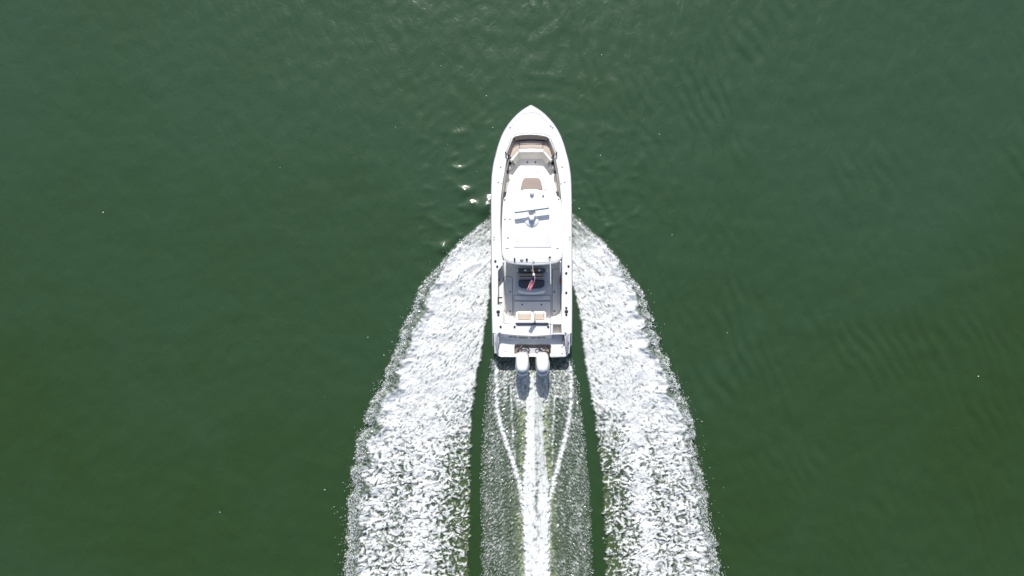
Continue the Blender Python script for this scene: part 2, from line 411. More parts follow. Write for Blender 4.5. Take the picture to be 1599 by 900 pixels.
    aer = np.maximum(aer, ins * (0.02 + 0.9 * np.exp(-np.abs(pin + 2) / 5) * (0.25 + 0.6 * sst(0, .6, perlin(u / 7, v / 16, 146) + 0.35))))
    foam = np.maximum(foam, f)
    h = ins * (0.07 * ridge * (0.6 + perlin(u / 4, v / 7, 134)) + 0.04 * ridge2 + (1 - pw) * (0.06 * np.clip(chev, -.5, 1) + 0.04 * cross))  + pw * (0.13 + 0.02 * vst + 0.008 * fine - 0.08 * seam)
    h += ins * -0.12 * hollow
    hgt = np.where((ins > 0.01) | (pw > 0.01), h, hgt)
    # smooth troughs between the curtains and the bow wash
    gap = sst(450, 520, v) * (np.exp(-((u - (CL + Li) / 2) / 9) ** 2) + np.exp(-((u - (CR + Ri) / 2) / 9) ** 2)) * (1 - np.clip(foam, 0, 1))
    hgt -= 0.05 * gap
    calm = 1 - 0.7 * np.clip(gap, 0, 1)
    Z[sl] = Z[sl] * calm + hgt
    # water under the hull stays below the bilge
    hw = np.interp(y, [-3.05, -2.0, 3.5, 5.6, 7.0], [1.60, 1.62, 1.60, 1.1, 0.1])
    under = (np.abs(x - 0.87) < hw - 0.12) & (y > -2.95) & (y < 6.6)
    zz = Z[sl]; zz[under] = -0.35; Z[sl] = zz
    F[sl] = foam; A[sl] = np.clip(aer, 0, 1)

    # ---------------- split the one sheet into open water and the patches of foam
    quads = None
    jj, ii = np.meshgrid(np.arange(ny - 1), np.arange(nx - 1), indexing='ij')
    v00 = (jj * nx + ii).ravel(); quads = np.stack([v00, v00 + 1, v00 + nx + 1, v00 + nx], 1)
    reg = np.zeros((ny, nx), np.int8)
    rs = np.zeros_like(u, np.int8)
    rs[(u > Lo - 9) & (u < Li + 5) & (v > 338)] = 1
    rs[(u < Ro + 9) & (u > Ri - 5) & (v > 336)] = 2
    rs[(u > CL - 5) & (u < CR + 5) & (v > 554)] = 3
    rs[under] = 0
    reg[sl] = rs
    fr = reg[:-1, :-1].ravel()
    co = np.stack([X, Y, Z], 2).reshape(-1, 3)
    Ff, Af = F.ravel(), A.ravel()
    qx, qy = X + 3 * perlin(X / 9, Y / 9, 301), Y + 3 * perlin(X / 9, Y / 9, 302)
    Sf = np.clip(SHEEN_TONE(qx, qy), 0, 1).ravel()
    def make(name, k):
        q = quads[fr == k]
        idx, inv = np.unique(q, return_inverse=True)
        q2 = inv.reshape(-1, 4).astype(np.int32)
        me = bpy.data.meshes.new(name)
        me.vertices.add(len(idx)); me.vertices.foreach_set("co", co[idx].astype(np.float32).ravel())
        me.loops.add(q2.size); me.loops.foreach_set("vertex_index", q2.ravel())
        me.polygons.add(len(q2)); me.polygons.foreach_set("loop_start", np.arange(0, q2.size, 4, dtype=np.int32))
        me.polygons.foreach_set("use_smooth", np.ones(len(q2), bool))
        me.update(calc_edges=True)
        for nm, arr in (("foam", Ff), ("aeration", Af), ("sheen_tone", Sf)):
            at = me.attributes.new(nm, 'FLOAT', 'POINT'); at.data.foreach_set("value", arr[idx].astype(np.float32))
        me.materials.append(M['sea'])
        o = bpy.data.objects.new(name, me); COL.objects.link(o)
        return o
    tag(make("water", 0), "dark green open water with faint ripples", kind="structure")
    tag(make("wake_foam", 1), "white churned bow wash spreading off the left side of the boat", "foam", "stuff")
    tag(make("wake_foam", 2), "white churned bow wash spreading off the right side of the boat", "foam", "stuff")
    tag(make("propeller_wash", 3), "streaked foam and white propeller wash trailing behind the outboards", "foam", "stuff")
    def zat(px, py):
        j = np.clip(np.searchsorted(ys, py), 0, ny - 1); i = np.clip(np.searchsorted(xs, px), 0, nx - 1)
        return Z[j, i]
    return zat, (Lo, Li, Ro, Ri, CL, CR, v[:, 0])

zat, EDG = build_sea()

def spray():
    vv = EDG[6]; o = np.argsort(vv)
    f = lambda k: (lambda q: np.interp(q, vv[o], EDG[k][o, 0]))
    Lo, Li, Ro, Ri, CL, CR = [f(k) for k in range(6)]
    OV = np.array([(1, 0, 0), (-1, 0, 0), (0, 1, 0), (0, -1, 0), (0, 0, 1), (0, 0, -1)], float)
    OF = np.array([(0, 2, 4), (2, 1, 4), (1, 3, 4), (3, 0, 4), (2, 0, 5), (1, 2, 5), (3, 1, 5), (0, 3, 5)])
    def cloud(name, label, u, v, dz, size, stretch, ang):
        n = len(u)
        x = (u - 800) / WPX; y = (450 - v) / WPX
        z = zat(x, y) + dz
        sc = np.stack([size * stretch, size, size], 1)
        ca, sa = np.cos(ang), np.sin(ang)
        P = OV[None] * sc[:, None]
        tz = rng.uniform(-.5, .5, n)
        px = P[..., 0] * ca[:, None] - P[..., 1] * sa[:, None]
        py = P[..., 0] * sa[:, None] + P[..., 1] * ca[:, None]
        pz = P[..., 2] + P[..., 0] * tz[:, None]
        C = np.stack([px + x[:, None], py + y[:, None], pz + z[:, None]], 2).reshape(-1, 3)
        Fc = (OF[None] + (np.arange(n) * 6)[:, None, None]).reshape(-1, 3).astype(np.int32)
        me = bpy.data.meshes.new(name)
        me.vertices.add(len(C)); me.vertices.foreach_set("co", C.astype(np.float32).ravel())
        me.loops.add(Fc.size); me.loops.foreach_set("vertex_index", Fc.ravel())
        me.polygons.add(len(Fc)); me.polygons.foreach_set("loop_start", np.arange(0, Fc.size, 3, dtype=np.int32))
        me.update(calc_edges=True); me.materials.append(M['film'])
        ob = bpy.data.objects.new(name, me); COL.objects.link(ob)
        tag(ob, label, "spray", "stuff")
    for side, E, nm in ((-1, Lo, "left"), (1, Ro, "right")):
        n = 9000
        v = 345 + (920 - 345) * rng.random(n) ** 0.8
        clump = perlin(v / 11.0, v * 0 + side, 201)
        keep = rng.random(n) < 0.45 + 0.8 * np.clip(clump, -0.4, 0.6)
        v = v[keep]; n = len(v)
        sp = np.interp(v, [345, 420, 600, 900], [2, 5, 9, 13])
        off = rng.normal(0.75, 0.5, n) * sp - np.abs(rng.normal(0, .33, n)) ** 3 * 22
        u = E(v) - side * off - side * 1.5
        dz = 0.02 + 0.22 * rng.random(n) ** 2 * np.interp(v, [345, 500], [0.4, 1])
        size = rng.uniform(0.005, 0.014, n) + 0.008 * (rng.random(n) < .06); 
        ang = R(-128 if side < 0 else -52) + rng.normal(0, .5, n)
        cloud("spray", "fine white droplets flying along the outer %s edge of the wake" % nm, u, v, dz, size, rng.uniform(1, 3.0, n), ang)
    for side, E, nm in ((-1, CL, "left"), (1, CR, "right")):
        n = 900
        v = 560 + 350 * rng.random(n)
        wdt = np.interp(v, [560, 640, 760, 900], [8, 22, 36, 40])
        u = E(v) - side * (rng.random(n) ** 1.3 * wdt * 1.2 - 2.5 * rng.random(n))
        ang = R(-128 if side < 0 else -52) + rng.normal(0, .35, n)
        cloud("spray", "streaky droplets falling over the %s half of the wash behind the boat" % nm, u, v,
              0.02 + 0.10 * rng.random(n), rng.uniform(0.007, 0.014, n), rng.uniform(1.2, 3.2, n), ang)
    # stray flecks on the open water
    pts = [(689, 103), (618, 199), (770, 200), (940, 86), (1050, 367), (162, 332), (344, 800), (775, 238), (938, 243), (897, 313), (905, 326), (893, 330), (700, 226), (745, 268), (717, 291), (508, 765), (760, 150), (600, 555), (575, 527), (1130, 762), (1136, 520), (438, 262), (1030, 210), (1528, 588)]
    u = np.array([p[0] for p in pts], float); v = np.array([p[1] for p in pts], float); n = len(u)
    cloud("foam_fleck", "tiny scattered white flecks of foam on the open water around the boat", u, v, np.full(n, 0.01), rng.uniform(.014, .028, n), rng.uniform(1, 1.8, n), rng.uniform(-1, 1, n))
spray()

# ------------------------------------------------------------------ THE BOAT
BX, BY, EPS = 0.86, 2.43, R(0.4)
boat = bpy.data.objects.new("motor_boat", None)
COL.objects.link(boat)
boat.location = (BX, BY, 0); boat.rotation_euler = (0, 0, EPS)
tag(boat, "white centre console powerboat with hardtop and twin white outboards speeding across green water", "boat")
ce, se = math.cos(-EPS), math.sin(-EPS)

def P(u, v, z):
    """a point of the boat, seen at photo pixel (u,v) and standing at height z -> boat coordinates"""
    s = (CAM_H - z) / FPX
    X, Y = (u - 800) * s - BX, (450 - v) * s - BY
    return (X * ce - Y * se, X * se + Y * ce, z)
def PL(pts, z): return [P(u, v, z)[:2] for u, v in pts]
def zsh(y):     # sheer height along the boat
    return float(np.interp(y, [-5.6, -4.5, -2.4, 1.7, 4.5, 5.9], [1.0, 1.03, 1.10, 1.32, 1.60, 1.74]))

def area(p): return sum(p[i][0] * p[(i + 1) % len(p)][1] - p[(i + 1) % len(p)][0] * p[i][1] for i in range(len(p))) / 2
def ccw(p): return p if area(p) > 0 else p[::-1]
def rounded(p, r, n=4):
    p = ccw(list(p)); out = []
    for i in range(len(p)):
        a, b, c = Vector(p[i - 1]), Vector(p[i]), Vector(p[(i + 1) % len(p)])
        d1, d2 = (a - b), (c - b); rr = min(r, d1.length * .45, d2.length * .45)
        s, e = b + d1.normalized() * rr, b + d2.normalized() * rr
        for k in range(n + 1):
            t = k / n; out.append(tuple(s * (1 - t) ** 2 + b * 2 * t * (1 - t) + e * t * t))
    return out
def inset(p, d):
    n = len(p); out = []
    for i in range(n):
        a, b, c = Vector(p[i - 1]), Vector(p[i]), Vector(p[(i + 1) % n])
        e1 = (b - a); e2 = (c - b)
        if e1.length < 1e-7: e1 = e2
        if e2.length < 1e-7: e2 = e1
        n1 = Vector((-e1.y, e1.x)).normalized(); n2 = Vector((-e2.y, e2.x)).normalized()
        m = n1 + n2
        m = m.normalized() if m.length > 1e-6 else n1
        k = d / max(0.45, m.dot(n1))
        out.append((b.x + m.x * k, b.y + m.y * k))
    return out
def stack(name, outline, levels, m, parent=boat, smooth=True, zf=None, label=None):
    """closed solid from one outline: levels = [(inset, z), ...] bottom to top; zf adds a height by (x, y)"""
    outline = ccw(list(outline)); n = len(outline)
    V, F = [], []
    for d, z in levels:
        ring = inset(outline, d) if abs(d) > 1e-9 else outline
        for (x, y) in ring: V.append((x, y, z + (zf(x, y) if zf else 0)))
    for k in range(len(levels) - 1):
        for i in range(n):
            a, b = k * n + i, k * n + (i + 1) % n
            F.append((a, b, b + n, a + n))
    top = len(levels) - 1
    def cap(k, flip):
        ring = [Vector((V[k * n + i][0], V[k * n + i][1], 0)) for i in range(n)]
        for t in tessellate_polygon([ring]):
            t = [k * n + q for q in t]
            a, b, c = [V[q] for q in t]
            up = (b[0] - a[0]) * (c[1] - a[1]) - (b[1] - a[1]) * (c[0] - a[0]) > 0
            if up == flip: t = t[::-1]
            F.append(tuple(t))
    cap(top, False); cap(0, True)
    return obj(name, V, F, m, parent, smooth, label)
def slab(name, outline, z0, z1, m, parent=boat, bev=0.012, r=0.0, label=None, zf=None):
    o = rounded(outline, r) if r else outline
    return stack(name, o, [(0, z0), (0, z1 - bev), (bev * .3, z1 - bev * .3), (bev, z1)], m, parent, True, zf, label)
def cushion(name, outline, z0, z1, m, parent=boat, r=0.06, label=None, soft=0.05):
    h = min(soft, (z1 - z0) * .5)
    return stack(name, rounded(outline, r), [(0.015, z0), (0, z0 + .02), (0, z1 - h), (h * .3, z1 - h * .3), (h * .9, z1 - 0.004), (h * 1.8, z1)], m, parent, True, None, label)
def tube(name, pts, rad, m, parent=boat, n=8, closed_ends=True, label=None):
    pts = [Vector(p) for p in pts]; V, F = [], []
    for i, p in enumerate(pts):
        d = (pts[min(i + 1, len(pts) - 1)] - pts[max(i - 1, 0)]).normalized()
        a = d.cross(Vector((0, 0, 1)));  a = a if a.length > 1e-3 else Vector((1, 0, 0)); a.normalize(); b = d.cross(a)
        rr = rad[i] if isinstance(rad, (list, tuple)) else rad
        for k in range(n):
            t = 2 * math.pi * k / n; V.append(p + a * math.cos(t) * rr + b * math.sin(t) * rr)
    for i in range(len(pts) - 1):
        for k in range(n):
            F.append((i * n + k, i * n + (k + 1) % n, (i + 1) * n + (k + 1) % n, (i + 1) * n + k))
    F.append(tuple(range(n))[::-1]); F.append(tuple(range((len(pts) - 1) * n, len(pts) * n)))
    return obj(name, V, F, m, parent, True, label)
def curve(pts, n=6):
    pts = [Vector(p) for p in pts]; out = []
    for i in range(len(pts) - 1):
        p0, p1, p2, p3 = pts[max(i - 1, 0)], pts[i], pts[i + 1], pts[min(i + 2, len(pts) - 1)]
        for k in range(n):
            t = k / n
            out.append(0.5 * ((2 * p1) + (p2 - p0) * t + (2 * p0 - 5 * p1 + 4 * p2 - p3) * t * t + (3 * p1 - p0 - 3 * p2 + p3) * t ** 3))
    out.append(pts[-1]); return out
def circ(cx, cy, rx, ry=None, n=16, rot=0):
    ry = ry or rx
    return [(cx + rx * math.cos(2 * math.pi * k / n) * math.cos(rot) - ry * math.sin(2 * math.pi * k / n) * math.sin(rot),
             cy + rx * math.cos(2 * math.pi * k / n) * math.sin(rot) + ry * math.sin(2 * math.pi * k / n) * math.cos(rot)) for k in range(n)]
_shared = {}
def place(name, key, loc, maker, parent=boat):
    """first time builds the mesh at the origin, afterwards shares its data"""
    if key not in _shared:
        o = maker(); _shared[key] = o
    else:
        o = _shared[key].copy(); COL.objects.link(o)
    o.name = name if key in _shared and _shared[key] is o else name
    o.parent = parent; o.location = loc
    return o

# --- hull
half = [(165, .9), (166.5, 3.2), (169, 7.6), (173, 13.7), (179, 21), (185.6, 27.5), (194, 34.5), (203, 40.4), (212, 45), (221, 48.5), (230, 51.5), (239, 53.8), (248, 56.3), (257, 58.3), (274, 60.7), (292, 61.6), (310, 61.9), (350, 62), (400, 62), (440, 61.9), (480, 61.7), (520, 61.1), (540, 60.5), (548, 59.6), (553, 57.6), (556.5, 54), (558.4, 49)]
ST = []
for v, hpx in half:
    z = 1.4
    for _ in range(4): y = P(830, v, z)[1]; z = zsh(y)
    ST.append((y, hpx * (CAM_H - z) / FPX, z))
def half_w(y): 
    a = sorted(ST); return float(np.interp(y, [s[0] for s in a], [s[1] for s in a]))
def hull():
    V, F = [], []; prof = []
    for (y, hw, z) in ST:
        fwd = max(0, (y - 1.0) / 4.9)
        ch_w = hw * (0.93 - 0.45 * fwd ** 2.2); ch_z = 0.02 + 0.55 * fwd ** 2
        ke_z = -0.42 + 0.9 * fwd ** 3
        if y < -4.2:                                             # aft quarter drops to the platform level
            z = z - 0.38 * min(1, (-4.2 - y) / 0.55)
        yo = -0.25 * fwd ** 3
        half_p = [(hw, 0, z), (hw * 0.995 + .01, 0, z - .07), (hw * (0.985 - .10 * fwd), yo * .3, z * .62 + ch_z * .38), (ch_w, yo, ch_z), (ch_w * .5, yo * 1.5, (ch_z + ke_z) / 2 - .03), (0, yo * 2, ke_z)]
        prof.append([(x, y + dy, zz) for x, dy, zz in half_p] + [(-x, y + dy, zz) for x, dy, zz in half_p[-2::-1]])
    n = len(prof[0])
    for r in prof: V += r
    for i in range(len(prof) - 1):
        for k in range(n - 1):
            F.append((i * n + k, i * n + k + 1, (i + 1) * n + k + 1, (i + 1) * n + k))
    F.append(tuple(range((len(prof) - 1) * n, len(prof) * n)))
    obj("hull", V, F, M['gel'], boat, True)
hull()

# --- deck plate with its openings
outer = [(-w_, y) for (y, w_, z) in ST if y > -4.55][::1] 
outer = [(-hw, y) for (y, hw, z) in ST if y > -4.42]
yA = P(830, 523, 1.03)[1]
outer = [(w_ + .012, y) for (y, w_, z) in ST if y > yA + .05]
outer_poly = [(-x, y) for x, y in outer][::-1] + outer
aft_edge = [P(u, v, 1.03)[:2] for u, v in ((889, 522.5), (880.5, 522.6), (862, 523), (850, 524), (832, 524.8), (812, 524), (795, 522.6), (781, 520.8), (771.5, 520.2))]
outer_poly = outer_poly + aft_edge
def hz(u, v):
    z = 1.2
    for _ in range(4): z = zsh(P(u, v, z)[1])
    return z
HOLE = [(791.7, 241), (801, 216), (804.5, 213.2), (812, 211.3), (821, 210.4), (830, 210.2), (840, 210.8), (848, 212), (854.5, 213.6), (857.8, 216.5), (867.7, 241), (866.6, 246.5), (868.2, 248), (871.8, 263.6), (875, 285), (877.5, 312), (879, 350), (879.3, 400), (878.2, 420), (878.2, 497), (877.6, 506), (878, 521.3), (863.3, 521.3), (863.3, 506.5), (858, 505.4), (805, 505), (791, 504.6), (785.5, 503.5), (785, 478), (783, 475.5), (777.7, 474.5), (777.5, 423), (786.3, 411.5), (783.4, 398), (781, 350), (782, 308), (785, 285), (788.6, 263.6), (791, 249), (793.0, 246.5)]
hole = [P(u, v, hz(u, v)) for u, v in HOLE]
def subdiv(poly, step=0.25):
    out = []
    for i in range(len(poly)):
        a, b = Vector(poly[i][:2]), Vector(poly[(i + 1) % len(poly)][:2]); k = max(1, int((b - a).length / step))
        for j in range(k): out.append(tuple(a + (b - a) * j / k))
    return out
hole2 = subdiv(hole); outer2 = subdiv(outer_poly)
def deckplate():
    a = [Vector((x, y, 0)) for x, y in ccw(outer2)]; b = [Vector((x, y, 0)) for x, y in ccw(hole2)][::-1]
    pts = a + b; V = []
    for p in pts: V.append((p.x, p.y, zsh(p.y) + .015))
    n = len(pts); V += [(x, y, z - .05) for x, y, z in V]
    F = []
    for t in tessellate_polygon([a, b]):
        p, q, r = [V[i] for i in t]
        up = (q[0] - p[0]) * (r[1] - p[1]) - (q[1] - p[1]) * (r[0] - p[0]) > 0
        t = tuple(t) if up else tuple(t)[::-1]
        F.append(t)
    for base, L_ in ((0, len(a)), (len(a), len(b))):
        for i in range(L_):
            p, q = base + i, base + (i + 1) % L_
            F.append((p, p + n, q + n, q))
    obj("deck", V, F, M['deck'], boat, False)
deckplate()
# coaming wall down into the well
def well_wall():
    p = ccw(hole2); n = len(p); V = []
    for x, y in p: V.append((x, y, zsh(y) - .01))
    for x, y in p: V.append((x, y, 0.42))
    F = [(i, (i + 1) % n, n + (i + 1) % n, n + i) for i in range(n)]
    obj("well_liner", V, F, M['liner'], boat, False)
well_wall()
# rolled white lip round the well and rubber rub rail round the sheer
hl = [(x, y, zsh(y) + .018) for x, y in ccw(hole2)]
tube("coaming_lip", hl + [hl[0]], 0.022, M['gel'], n=8)
rr = [(w_ + .02, y, zsh(y) - .03) for (y, w_, z) in ST if y > -5.0]
rr = [(-x, y, z) for x, y, z in rr][::-1] + rr
tube("rub_rail", curve(rr, 2), 0.026, M['grey'], n=8)
# inner deck line, a low moulded bead inside the sheer
bd = [(w_ - .10, y - .10, zsh(y) + .009) for (y, w_, z) in ST if w_ > .35 and y > yA + .1]
bd = [(-x, y, z) for x, y, z in bd][::-1] + bd
tube("deck_bead", curve(bd, 2), 0.008, M['gel'], n=6)

# --- soles and steps
zc = 0.50
def widths(vlist, z, ins):   # boat-wide floor panel between two photo rows
    pts = [P(830, v, z)[1] for v in vlist]
    return [(-(half_w(y) - ins), y) for y in pts] + [((half_w(y) - ins), y) for y in pts[::-1]]
slab("cockpit_sole", widths([300, 350, 400, 440, 480, 506], zc, .12), zc - .06, zc, M['sole'])
slab("bow_sole", widths([240, 250, 265, 285, 299.6], .78, .30), .45, .78, M['sole'])
slab("transom_step", PL([(861, 505), (880, 505), (880, 523.6), (861, 523.6)], .62), .45, .62, M['sole'])

slab("transom_door", PL([(863.2, 504.6), (878.0, 504.6), (878.0, 506.8), (863.2, 506.8)], 1.05), .5, 1.045, M['gel'], bev=.02)
slab("step_tread", PL([(864.2, 509.5), (877.3, 509.5), (877.3, 520.6), (864.2, 520.6)], .64), .6, .645, M['sole'], bev=.01, r=.05)

# --- bow seating
zb = 1.30
back = [(800.5, 219.0), (803.6, 216), (812, 213.4), (830, 212.2), (848, 214), (855.5, 216), (859, 219.0)]
def strip(name, top, zt, bot, zbm, m, thick=.04):
    V = []; F = []
    a = [P(u, v, zt) for u, v in top]; b = [P(u, v, zbm) for u, v in bot]; n = len(a)
    V = a + b + [(x, y, z - thick) for x, y, z in a] + [(x, y, z - thick) for x, y, z in b]
    for i in range(n - 1):
        F += [(i, i + 1, n + i + 1, n + i), (2 * n + i, 3 * n + i, 3 * n + i + 1, 2 * n + i + 1), (i, 2 * n + i, 2 * n + i + 1, i + 1), (n + i, n + i + 1, 3 * n + i + 1, 3 * n + i)]
    F += [(0, n, 3 * n, 2 * n), (n - 1, 3 * n - 1, 4 * n - 1, 2 * n - 1)]
    return obj(name, V, F, m, boat, True)
strip("seat_back", [(803.5, 214.4), (812, 212.0), (821, 211.1), (830, 210.9), (839, 211.4), (848, 212.7), (856, 214.8)], 1.585, [(805, 220.3), (812, 218.6), (821, 217.9), (830, 217.7), (839, 217.9), (848, 218.6), (855, 220.3)], 1.36, M['taupe'])
strip("seat_back", [(801.6, 216.5), (792.6, 241)], 1.54, [(805, 219.5), (796.5, 243.5)], 1.36, M['taupe'])
strip("seat_back", [(866.8, 241), (857.4, 216.5)], 1.54, [(863.0, 243.5), (854.8, 219.5)], 1.36, M['taupe'])
# seat base, its front sloping down to the bow floor
sb_top = [(794, 246), (804, 214), (830, 210), (856, 214), (866, 246), (862, 252.5), (858.5, 250.5), (849, 238), (811, 238), (801.5, 250.5), (798, 252.5)]
o_top = PL(sb_top, 1.20); 
slab("bow_seat_base", o_top, .76, 1.20, M['liner'])
strip("seat_riser", [(801, 250.8), (811, 238.4), (830, 237.9), (849, 238.4), (859, 250.8)], 1.195, [(805.4, 257.5), (812.5, 248.6), (830, 248.0), (847.5, 248.6), (854.6, 257.5)], .785, M['liner'], .03)
cushion("bow_cushion", PL([(812.2, 220.6), (830, 219.4), (847.8, 220.6), (848, 232.4), (830, 231.6), (812, 232.4)], 1.31), 1.2, 1.315, M['tan'], r=.02, soft=.014)
cushion("bow_cushion", PL([(811.6, 220.8), (811.6, 232.6), (805.5, 240.5), (799.8, 247.3), (796.2, 244), (804.3, 221.5)], 1.31), 1.2, 1.31, M['tan'], r=.02, soft=.014)
cushion("bow_cushion", PL([(848.4, 220.8), (855.8, 221.5), (863.6, 244), (860, 247.3), (854.5, 240.5), (848.4, 232.6)], 1.31), 1.2, 1.31, M['tan'], r=.02, soft=.014)
cushion("cushion_border", PL([(811.3, 232.7), (830, 232.0), (848.7, 232.7), (849.3, 238.4), (830, 237.7), (810.8, 238.4)], 1.32), 1.2, 1.325, M['wvinyl'], r=.02, soft=.014)
cushion("cushion_border", PL([(811.0, 232.9), (810.6, 238.8), (801.8, 250.0), (799.2, 251.6), (797, 249.4), (798.6, 247.8), (805.2, 240.6)], 1.32), 1.2, 1.32, M['wvinyl'], r=.02, soft=.014)
cushion("cushion_border", PL([(849.0, 232.9), (854.8, 240.6), (861.4, 247.8), (863, 249.4), (860.8, 251.6), (858.2, 250.0), (849.4, 238.8)], 1.32), 1.2, 1.32, M['wvinyl'], r=.02, soft=.014)
strip("gap_shade_strip", [(804.8, 219.6), (812, 217.8), (830, 216.9), (848, 217.8), (855.4, 219.6)], 1.30, [(804.6, 223.0), (812, 221.6), (830, 220.6), (848, 221.6), (855.8, 223.0)], 1.28, M['black'], .02)  # black strip stands in for the deep shade between seat back and cushions
# steps with speakers beside the console
for s, cu in ((-1, 797.2), (1, 862.8)):
    cushion("step_pad", PL([(cu - 3.2, 256.5), (cu + 3.4, 256.5), (cu + 3.4, 263.5), (cu - 3.2, 264.5)], .98), .76, .99, M['liner'], r=.07)
    x, y, z = P(cu - s * -1.0, 255.0, 1.05)
    stack("speaker", circ(x, y, .085, .06), [(0, .95), (0, 1.04), (.02, 1.05)], M['black'])
    x, y, z = P(793.4 if s < 0 else 867.2, 268.2, 1.1)
    stack("speaker", circ(x, y, .05, .10, rot=s * .15), [(0, 1.0), (0, 1.1), (.02, 1.11)], M['black'])
# long padded bolsters on the inside of both side decks
Lb = [(794, 249), (789.5, 264), (786.0, 285), (783.1, 308), (782, 350), (784.4, 398)]
Rb = [(867.2, 249), (870.9, 264), (874.1, 285), (876.5, 312), (878.0, 350), (878.3, 398)]
for pts, s in ((Lb, 1), (Rb, -1)):
    top = [P(u, v, hz(u, v) - .05) for u, v in pts]; bot = [P(u + s * 2.6, v, hz(u, v) - .30) for u, v in pts]
    V = top + bot + [(x - s * .04, y, z) for x, y, z in bot]; n = len(top)
    F = [(i, i + 1, n + i + 1, n + i) for i in range(n - 1)] + [(n + i, n + i + 1, 2 * n + i + 1, 2 * n + i) for i in range(n - 1)]
    obj("coaming_bolster", V, F, M['liner'], boat, True)
    t2 = [P(u + s * 0.7, v, hz(u, v) + .03) for u, v in pts[:5]]
    tube("grab_rail", curve(t2, 3), .014, M['steel'], n=6)
# bow grab rail
tube("bow_rail", curve([P(u, v, 1.68) for u, v in ((801, 214.0), (806, 210.8), (813, 209.4), (830, 208.6), (847, 209.6), (853, 210.8), (859, 213.8))], 4), .014, M['steel'], n=6)
for pts in (((799.5, 216), (790.5, 239.5)), ((860, 216), (869.3, 239.5))):
    a, b = P(*pts[0], 1.69), P(*pts[1], 1.62)
    tube("bow_rail", [a, b], .013, M['steel'], n=6)
    x, y, z = P(pts[1][0], pts[1][1] + .5, 1.63)
    stack("cleat", circ(x, y, .03, .085, rot=(.35 if pts[1][0] < 830 else -.35)), [(0, 1.58), (0, 1.66), (.012, 1.67)], M['dark'])
# fore hatch outline and small deck fittings
def latch(): return stack("latch", circ(0, 0, .036, n=12), [(0, -.01), (0, .008), (.008, .014)], M['dark'])
def rodholder():
    return stack("rod_holder", circ(0, 0, .05, .062, n=14), [(0, -.02), (0, .012), (.012, .018)], M['dark'])
def cupholder():
    return stack("cup_holder", circ(0, 0, .082, .082, n=16), [(0, -.02), (0, .010), (.012, .016)], M['dark'])
def small(): return stack("deck_fitting", circ(0, 0, .034, n=10), [(0, -.02), (0, .02), (.01, .026)], M['lgrey'])
def on_deck(u, v, name, key, mk):
    z = hz(u, v) + .017; place(name, key, P(u, v, z), mk)
for u, v in ((774, 408.3), (777, 416.6), (888.3, 416.2), (884.7, 426.9), (884.7, 457.5), (884.7, 481.3), (782.3, 510.8), (804, 510.8), (856.5, 510.8)):
    on_deck(u, v, "rod_holder", "rod", rodholder)
for u, v in ((778.4, 487.3), (884.9, 486.8)): on_deck(u, v, "cup_holder", "cup", cupholder)
for u, v in ((778.6, 492.2), (884.8, 491.8)): on_deck(u, v, "rod_holder", "rod", rodholder)
for u, v in ((782, 260.5), (778.5, 284.3), (878.3, 260.3), (882.3, 284), (860.3, 196.2), (863.3, 198.8), (797, 198.7), (771.8, 370), (771.8, 374), (890.2, 370), (890.2, 374), (784, 286.5), (876.3, 286.5)):
    on_deck(u, v, "deck_fitting", "fit", small)
for u, v in ((797, 456), (866, 456), (816, 476), (846, 476), (797, 486), (866, 486), (779.8, 437.5)):
    place("latch", "latch", P(u, v, zc + .022), latch)
place("latch", "latch", P(824, 253.5, .80), latch); place("latch", "latch", P(836.5, 253.5, .80), latch)

# --- hatch lids in the cockpit sole, each in a dark gasket
def hatch(pts, r=.08):
    g = rounded(PL(pts, zc), r)
    a = stack("floor_hatch", g, [(0, zc - .01), (0, zc + .006), (.018, zc + .007), (.022, zc + .018), (.03, zc + .020)], [M['sole']])
    ring = ccw(g); inn = inset(ring, .022); ous = inset(ring, -.004); n = len(ring)
    V = [(x, y, zc + .009) for x, y in ous] + [(x, y, zc + .009) for x, y in inn]
    obj("gasket", V, [(i, (i + 1) % n, n + (i + 1) % n, n + i) for i in range(n)], M['grey'], a)
hatch([(786.5, 432), (801, 432), (801, 494), (793, 492), (787.5, 485)], .12)
hatch([(862.5, 420), (876, 420), (876, 484), (871, 491), (862.5, 494)], .12)
hatch([(802.5, 470.5), (861, 470.5), (861, 496), (802.5, 496)], .05)
hatch([(802.5, 461), (861, 461), (861, 469.5), (802.5, 469.5)], .04)

# --- console with lounge seat
CON = [(811, 259), (848.6, 259), (852.5, 263.5), (855.7, 268.2), (858.8, 272.8), (861.6, 276), (866.8, 293), (870.6, 306), (870.6, 318), (790, 318), (790, 306), (793.6, 293), (797.6, 276), (801.6, 272.8), (804.6, 268.2), (808, 263.5)]
zl = 1.42
slab("console", PL(CON, zl), .5, zl, M['gel'], bev=.05, r=.06)
fr = rounded(PL([(807.5, 299), (812.5, 279), (816.5, 274.5), (844.5, 274.5), (849, 279), (853, 299)], zl + .03), .10)
stack("lounge_seat_frame", fr, [(0, zl - .02), (0, zl + .03), (.015, zl + .04)], M['wvinyl'])
tube("lounge_piping", [(x, y, zl + .035) for x, y in ccw(fr)], .010, M['tan'], n=6)
cushion("lounge_cushion", PL([(812.6, 298.5), (817.6, 277.3), (843.6, 277.3), (848.7, 298.5)], zl + .09), zl + .02, zl + .10, M['brown'], r=.17)
x, y, _ = P(839, 268.5, zl); stack("deck_fitting", circ(x, y, .03), [(0, zl - .01), (0, zl + .02), (.01, zl + .025)], M['lgrey'])
